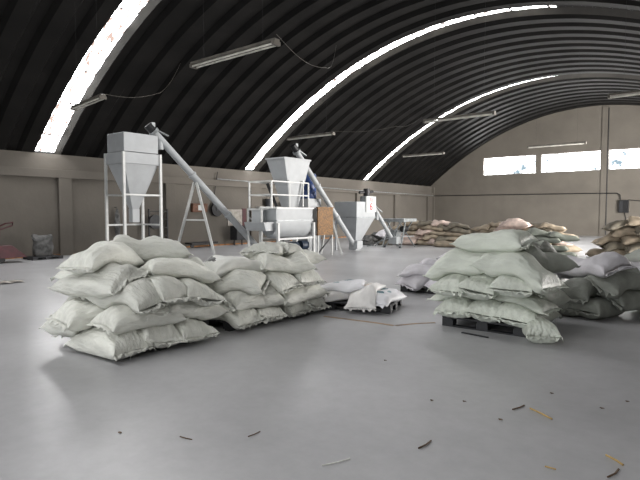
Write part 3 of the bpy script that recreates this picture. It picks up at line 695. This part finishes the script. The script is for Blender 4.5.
def bucket(x, y, z, label, r=.14, h=.3):
    o = thing('bucket', label, 'bucket', (x, y, z)); MB().lathe([(r*.75, 0), (r, h-.02), (r*1.06, h-.02), (r*1.06, h)], (x, y, z), 16).build('body', 'black', o, smooth=True)
    MB().tube([(x-r, y, z+h-.02), (x-r*.7, y, z+h+.09), (x, y, z+h+.13), (x+r*.7, y, z+h+.09), (x+r, y, z+h-.02)], .008, 5).build('handle', 'dark', o)
# wall shelf with the two black buckets
sh = thing('wall_shelf', 'pale wall shelf behind the mixer holding black tubs', 'shelf', (XL+.25, 19.2, 1.9))
MB().box((XL, 18.9, 1.86), (XL+.45, 21.4, 1.9)).build('board', 'paint2', sh)
for yy in (19.1, 21.2): MB().bar((XL+.02, yy, 1.55), (XL+.42, yy, 1.87), .04).build('bracket', 'steel', sh)
bucket(XL+.25, 19.75, 1.9, 'taller black tub on the wall shelf left of the mixer railing', .2, .42)
bucket(XL+.25, 20.9, 1.9, 'smaller black tub on the wall shelf seen through the mixer railing', .16, .26)
# second conveyor
auger((-11.94, 17.2, .16), (-12.27, 13.98, 3.75), .1, 'light grey screw conveyor sloping from above the flared hopper down towards the cone bin')
b0 = Vector((-11.94, 17.2, .16)).lerp(Vector((-12.27, 13.98, 3.75)), .5)
t = thing('support_trestle', 'white splayed trestle under the conveyor beside the ochre panel', 'trestle', (b0.x, b0.y, 0))
for s in (-1, 1): MB().bar(b0-Vector((0, 0, .12)), (b0.x+.35*s, b0.y+.5*s*.4+.2, 0), .06).build('leg', 'paint2', t)
# ochre perforated panel on a stand
t = thing('screen_panel', 'ochre brown perforated panel on thin white legs between mixer and cone bin', 'panel', (-11.95, 15.2, 0))
pp = MB().box((-11.98, 14.75, .8), (-11.93, 15.65, 1.76)).build('panel', 'brown', t)
MB().box((-12.0, 14.72, .76), (-11.91, 15.68, .8)).build('frame_rail', 'brown', t); MB().box((-12.0, 14.72, 1.76), (-11.91, 15.68, 1.8)).build('frame_rail', 'brown', t)
for yy in (14.78, 15.62): MB().box((-11.98, yy-.025, 0), (-11.93, yy+.025, .76)).build('leg', 'paint2', t)
MB().bar((-11.95, 14.8, .1), (-11.95, 15.6, .7), .04).build('brace', 'dark', t)
# ------------------------------------------------------------------ cone bin
t = thing('cone_bin', 'light grey square bin tapering to a low point with a red number plate', 'hopper', (-12.6, 18.2, 0))
cx0, cx1, cy0, cy1 = -13.3, -12.15, 17.55, 18.95
MB().box((cx0, cy0, 1.4), (cx1, cy1, 2.05)).build('upper_body', 'paint', t, bevel=.01)
MB().frustum((cx0+.5, cy0+.62, cx1-.5, cy1-.62, .12), (cx0, cy0, cx1, cy1, 1.4)).build('cone', 'paint', t)
MB().box((cx0-.02, cy0-.02, 1.38), (cx1+.02, cy1+.02, 1.42)).build('weld_band', 'steel', t)
MB().box((cx0+.22, cy0+.38, .84), (cx1-.22, cy1-.36, .88)).build('weld_band', 'steel', t)
for lx in (cx0+.05,):
    for ly in (cy0+.05, cy1-.05): MB().box((lx-.035, ly-.035, 0), (lx+.035, ly+.035, 1.4)).build('leg', 'paint', t)
MB().box((cx0+.4, cy0+.5, 0), (cx1-.4, cy1-.5, .12)).build('base_plate', 'paint', t)
pl = MB().box((cx1, cy1-.75, 1.62), (cx1+.05, cy1-.02, 2.28)).build('number_plate', 'paint2', t)
def text(s, loc, rot, size, m, parent, ext=.004):
    c = bpy.data.curves.new('t', 'FONT'); c.body = s; c.size = size; c.extrude = ext; c.align_x = 'CENTER'; c.align_y = 'CENTER'
    o = bpy.data.objects.new('t', c); COL.objects.link(o)
    dg = bpy.context.evaluated_depsgraph_get(); me = bpy.data.meshes.new_from_object(o.evaluated_get(dg))
    bpy.data.objects.remove(o); me.materials.clear(); me.materials.append(M[m])
    r = bpy.data.objects.new('lettering', me); COL.objects.link(r); r.location = Vector(loc)-(ABS[parent] if parent in ABS else Vector(parent.location)); r.rotation_euler = rot; r.parent = parent
    return r
text('6', (cx1+.055, cy1-.4, 1.84), (R(90), 0, R(90)), .46, 'redbright', pl)
text('TO', (cx1+.055, cy1-.4, 2.12), (R(90), 0, R(90)), .2, 'redbright', pl)
hd = MB().box((cx1-.45, cy1-.5, 2.05), (cx1-.05, cy1-.1, 2.3)).build('gearbox', 'steel', t, bevel=.01)
MB().tube([(cx1-.25, cy1-.3, 2.3), (cx1-.25, cy1-.3, 2.62)], .14, 14).build('motor', 'dark', t, smooth=True)
MB().tube([(cx1-.35, cy1-.7, 2.45), (cx1-.2, cy1+.1, 2.5)], .06, 10).build('shaft', 'dark', t)
auger((-11.9, 20.2, .2), (-12.46, 19.35, 1.8), .09, 'short grey conveyor leaning against the right side of the cone bin')
# ------------------------------------------------------------------ steel trolley and bags right of the cone bin
t = thing('work_trolley', 'silver steel stand with crossing legs and flat top before the brown row', 'stand', (-11.9, 20.8, 0))
MB().box((-12.6, 20.3, 1.18), (-11.5, 21.5, 1.32)).build('tabletop', 'steel', t, bevel=.01)
for (a, b) in (((-12.5, 20.3, 0), (-11.7, 20.4, 1.18)), ((-11.7, 20.3, 0), (-12.4, 20.4, 1.18)), ((-12.5, 21.4, 0), (-11.7, 21.4, 1.18)), ((-11.6, 21.5, 0), (-12.4, 21.4, 1.18)), ((-11.6, 20.2, .0), (-11.6, 20.6, 1.18)), ((-12.5, 20.1, .0), (-12.4, 20.6, 1.18))):
    MB().bar(a, b, .05).build('leg', 'steel', t)
MB().bar((-12.5, 20.3, .5), (-11.6, 21.4, .5), .04).add(*(lambda q: (q.v, q.f))(MB().bar((-13.2, 19.9, .05), (-12.3, 20.5, .45), .04).bar((-13.0, 20.3, .05), (-12.4, 20.4, .6), .04).bar((-13.2, 19.9, .06), (-13.0, 20.35, .06), .04))).build('brace', 'steel', t)
MB().tube([(-11.75, 20.6, .85), (-11.75, 20.95, .85)], .14, 12).build('motor', 'dark', t)
MB().frustum((-12.3, 20.5, -12.1, 20.7, .2), (-12.6, 20.4, -11.9, 21.0, .8)).build('chute', 'steel', t)
for (x, y_) in ((-12.5, 20.25), (-11.65, 20.25)):
    MB().lathe([(.05, -.02), (.05, .02)], (x, y_, .05), 10, 'x').build('castor', 'dark', t)
def simplebag(x, y_, yaw, m, label, grp, **k): sack(x, y_, yaw, m, label, grp, res=.6, **k)
for (x, y_, a, m, lab) in [(-14.2, 21.3, 20, 'sackK', 'dark grey bag, lowest of the pile just right of the cone bin'), (-13.5, 22.0, 50, 'sackO', 'olive bag in the small dark pile right of the cone bin'),
    (-14.0, 21.5, 70, 'sackK', 'dark grey bag on the middle of the small dark pile beside the cone bin'), (-13.6, 21.8, 10, 'sackK', 'grey bag on the upper right of the small dark pile beside the cone bin'),
    (-13.4, 21.9, 80, 'sackL', 'pale bag topping the small dark pile beside the cone bin')]:
    simplebag(x, y_, a, m, lab, 'bags of the small dark pile', T=.26)
# bags leaning on / lying on the brown row
for (x, y_, a, m, lab) in [(-10.4, 22.2, 15, 'sackT', 'greyish tan sack dropped at the front foot of the brown sack row'), (-12.6, 22.5, 8, 'sackP', 'pink sack lying before the left end of the brown row'),
    (-8.3, 21.6, 20, 'sackP', 'pinkish white sack at the left of the pale cover bundle on the brown row'), (-7.5, 21.7, -15, 'sackL', 'white sack in the middle of the pale bundle above the sage heap'),
    (-7.6, 22.9, 12, 'sackP', 'pinkish sack at the back of the pale bundle under the first back window'), (-6.4, 22.6, 60, 'sackT', 'tan sack at the right of the pale bundle under the back windows'),
    (-5.3, 22.4, 30, 'sackT', 'single tan sack between the pale bundle and the tan heap'), (-7.3, 22.6, 5, 'sackP', 'topmost pinkish white sack of the pale bundle')]:
    simplebag(x, y_, a, m, lab, 'pale and tan sacks on the brown row', T=.28, L=1.05, Wd=.65)
# ------------------------------------------------------------------ left wall things
t = thing('pallet_truck', 'dark red hand pallet truck by the left wall at the left edge', 'pallet truck', (-18.2, 5.65, 0))
MB().tube([(-18.15, 6.35, .35), (-18.15, 6.40, 1.1)], .035, 8).build('tow_bar', 'red', t)
MB().tube([(-18.15, 6.40, 1.1), (-18.1, 6.35, 1.15), (-18.05, 6.55, 1.25), (-18.15, 6.80, 1.28), (-18.2, 6.80, 1.18), (-18.15, 6.40, 1.05)], .025, 8).build('handle_loop', 'red', t)
MB().frustum((-18.5, 5.90, -17.8, 7.10, .16), (-18.3, 6.15, -18.0, 6.70, .55)).build('pump_housing', 'red', t, bevel=.02)
for s in (-.25, .25): MB().box((-18.2+s-.08, 4.70, .08), (-18.2+s+.08, 6.10, .15)).build('fork', 'red', t, bevel=.01)
for s in (-.1, .1): MB().lathe([(.1, -.03), (.1, .03)], (-18.15+s, 6.40, .1), 14, 'x').build('wheel', 'dark', t)
pallet(-18.6, 7.9, 90, 'low black pallet by the left wall beside the red pallet truck', 1.0, .8, .1)
t = thing('standing_bag', 'crumpled grey bag standing upright on the pallet by the left wall', 'bag', (-18.6, 7.9, .1))
mb = MB(); vs = []; n = 18
for i, (z, r) in enumerate([(.0, .2), (.05, .25), (.3, .27), (.5, .24), (.62, .27), (.68, .24), (.66, .18)]):
    for k in range(n):
        a = 2*math.pi*k/n; rr = r*(1+.16*noise.noise(Vector((math.cos(a)*2, math.sin(a)*2, z*4))))
        vs.append((-18.6+rr*math.cos(a)*.85, 7.9+rr*1.25*math.sin(a), .1+z+.08*math.sin(a*2)*(z > .4)))
mb.add(vs, [(i*n+k, i*n+(k+1) % n, (i+1)*n+(k+1) % n, (i+1)*n+k) for i in range(6) for k in range(n)]+[tuple(range(n))[::-1], tuple(6*n+k for k in range(n))])
mb.build('body', 'sackK', t, smooth=True)
# things along the wall behind the tower and conveyor
t = thing('wall_cabinet', 'brown wooden wall cabinet with a pale notice behind the trestle', 'cabinet', (XL+.1, 15.4, 1.6))
MB().box((XL, 14.9, 1.62), (XL+.16, 15.75, 2.02)).build('body', 'wood', t, bevel=.01)
MB().box((XL+.16, 15.2, 1.7), (XL+.17, 15.45, 1.94)).build('notice', 'paint2', t)
t = thing('wall_fan', 'black wall fan hanging behind the long sloping conveyor', 'fan', (XL+.2, 16.2, 1.75))
MB().lathe([(.33, 0), (.35, .06), (.33, .12)], (XL+.1, 16.3, 1.75), 20, 'x').build('guard', 'dark', t)
MB().lathe([(.1, 0), (.1, .2)], (XL+.05, 16.3, 1.75), 14, 'x').build('hub', 'black', t)
MB().tube([(XL+.1, 16.1, 2.0), (XL+.08, 16.25, 2.6), (XL+.12, 16.4, 3.55)], .02, 6).build('power_cord', 'dark', t)
t = thing('notice_board', 'grey board with a dark red edge hung on the left wall below the conveyor', 'board', (XL+.03, 18.0, 1.2))
MB().box((XL+.01, 17.1, .95), (XL+.04, 18.05, 1.75)).build('board', 'frame', t)
MB().box((XL+.01, 18.05, .9), (XL+.06, 18.3, 1.8)).build('edge', 'red', t)
t = thing('bench_machine', 'small black machine on the floor by the left wall under the conveyor', 'machine', (XL+.6, 17.3, 0))
MB().box((XL+.3, 17.0, .25), (XL+.8, 17.6, .95)).build('body', 'black', t, bevel=.03)
for s in (17.05, 17.55): MB().bar((XL+.55, s, 0), (XL+.55, s, .3), .05).build('leg', 'dark', t)
t = thing('hand_cart', 'low dark hand cart on the floor at the foot of the left wall', 'cart', (XL+.5, 14.9, 0))
MB().box((XL+.2, 14.4, .16), (XL+.7, 15.9, .24)).build('bed', 'dark', t)
for s in (14.6, 15.7): MB().lathe([(.1, -.03), (.1, .03)], (XL+.45, s, .1), 12, 'x').build('wheel', 'black', t)
t = thing('hanging_coat', 'dark jacket hanging from a hook on the left wall seen through the tower legs', 'jacket', (XL+.1, 12.0, 1.2))
MB().lathe([(.02, 1.75), (.05, 1.7), (.09, 1.5), (.12, 1.1), (.1, .8), (.07, .6)], (XL+.18, 11.15, 0), 10).build('cloth', 'sackK', t, smooth=True)
MB().tube([(XL, 11.15, 1.8), (XL+.12, 11.15, 1.82), (XL+.15, 11.15, 1.76)], .012, 6).build('hook', 'dark', t)
t = thing('storage_rack', 'dark open rack with rungs by the left wall between the tower legs', 'rack', (XL+.5, 12.9, 0))
for yy in (12.45, 13.35): MB().bar((XL+.4, yy, 0), (XL+.4, yy, 1.75), .05).build('upright', 'dark', t)
for z in (.6, .95, 1.3, 1.65): MB().bar((XL+.4, 12.45, z), (XL+.4, 13.35, z), .03).build('rung', 'dark', t)
tag(MB().lathe([(.12, -.06), (.3, -.05), (.3, .05), (.12, .06)], (XL+.47, 12.7, 1.2), 20, 'x').build('tyre', 'black', smooth=True), 'black tyre hung on the open rack behind the tower', 'tyre')
# ------------------------------------------------------------------ floor marks and litter
def strip(pts, w, name, m, label, cat):
    mb = MB(); vs = []
    for i, p in enumerate(pts):
        d = (Vector(pts[min(i+1, len(pts)-1)])-Vector(pts[max(i-1, 0)])).normalized(); n_ = Vector((-d.y, d.x))
        for z in (.0005, .003): vs += [(p[0]+n_.x*w/2, p[1]+n_.y*w/2, z), (p[0]-n_.x*w/2, p[1]-n_.y*w/2, z)]
    n = len(pts); fs = []
    for i in range(n-1):
        a = 4*i; b = a+4; fs += [(a+2, a+3, b+3, b+2), (a, b, b+1, a+1), (a, a+2, b+2, b), (a+1, b+1, b+3, a+3)]
    fs += [(0, 1, 3, 2), (4*n-4, 4*n-2, 4*n-1, 4*n-3)]
    mb.add(vs, fs); return tag(mb.build(name, m), label, cat)
strip([(-4.9, 6.2), (-4.45, 6.25), (-4.0, 6.3), (-3.72, 6.3)], .07, 'floor_line', 'lineorange', 'worn orange line on the floor before the small sack heap', 'floor marking')
strip([(-3.7, 6.32), (-3.55, 6.6), (-3.35, 6.85)], .06, 'floor_line', 'lineorange', 'worn orange line on the floor near the left foot of the tall stack', 'floor marking')
LIT = [('straw', (-1.253, 4.297), (-1.052, 4.172), .007, 'straw', 'longest pale straw on the floor at the right foreground'),
 ('straw', (-1.357, 4.186), (-1.312, 4.333), .006, 'leaf', 'short dark curled stalk left of the longest straw'),
 ('straw', (-1.621, 3.086), (-1.608, 3.244), .006, 'leaf', 'dark stalk lying alone on the foreground floor near the middle'),
 ('straw', (-.611, 3.768), (-.501, 3.684), .007, 'straw', 'pale straw near the bottom right corner'),
 ('straw', (-.549, 3.456), (-.514, 3.608), .006, 'leaf', 'dark bent stalk at the bottom right corner'),
 ('straw', (-1.985, 2.493), (-1.901, 2.68), .004, 'thread', 'thin pale straw at the bottom of the floor, centre'),
 ('straw', (-.882, 3.362), (-.818, 3.364), .005, 'straw', 'small pale straw scrap on the floor at the bottom right'),
 ('straw', (-3.038, 2.189), (-2.931, 2.213), .004, 'leaf', 'faint brown stalk on the bare floor before the left stack'),
 ('straw', (-2.66, 2.493), (-2.653, 2.606), .004, 'leaf', 'faint stalk on the bare floor right of the left stack foreground')]
for (nm, a, b, r, m, lab) in LIT:
    mid = ((a[0]+b[0])/2+.012, (a[1]+b[1])/2-.008, r+.004)
    tag(MB().tube([(a[0], a[1], r), mid, (b[0], b[1], r)], r, 6).build(nm, m), lab, 'straw')
LEAF = [((-1.21, 4.779), 'dry leaf on the floor beyond the longest straw'), ((-1.737, 4.109), 'dark leaf scrap left of the straws on the middle floor'), ((-1.958, 3.96), 'small dark leaf scrap on the middle floor'),
 ((-.796, 4.664), 'dry leaf at the right edge of the foreground floor'), ((-.662, 4.971), 'dark leaf at the far right of the foreground floor'), ((-2.895, 4.728), 'tiny dark leaf scrap before the middle of the hall'),
 ((-3.434, 1.957), 'tiny leaf scrap on the floor in front of the left stack'), ((-1.365, 3.92), 'tiny pale leaf between the dark stalks')]
for (p, lab) in LEAF:
    mb = MB(); n = 8; vs = [(p[0], p[1], .012)]
    for k in range(n):
        a = 2*math.pi*k/n; rr = .022*(.55+.45*abs(math.cos(a*.5+p[0]*9))); vs.append((p[0]+rr*math.cos(a), p[1]+rr*.6*math.sin(a), .004+.006*(k % 2)))
    mb.add(vs, [(0, 1+k, 1+(k+1) % n) for k in range(n)]); tag(mb.build('leaf', 'leaf'), lab, 'leaf')
mb = MB(); vs = [(-12.83, 4.67, .05)]
for k in range(14):
    q = 2*math.pi*k/14; rr = .28*(.6+.4*noise.noise(Vector((math.cos(q), math.sin(q), 3)))+.1*(k % 3)); vs.append((vs[0][0]+rr*math.cos(q), vs[0][1]+rr*math.sin(q)*1.6, .006+.04*(k % 2)))
mb.add(vs, [(0, 1+k, 1+(k+1) % 14) for k in range(14)]); tag(mb.build('plastic_scrap', 'frame'), 'crumpled pale plastic scrap on the floor at the left edge of the photo', 'scrap')
tag(MB().bar((-2.782, 6.482, .008), (-2.410, 6.429, .008), .035, .012).build('wood_strip', 'black'), 'thin black strip lying on the floor before the pallet of the tall stack', 'strip')
for o in list(bpy.data.objects):
    if '_abs' in o: del o['_abs']
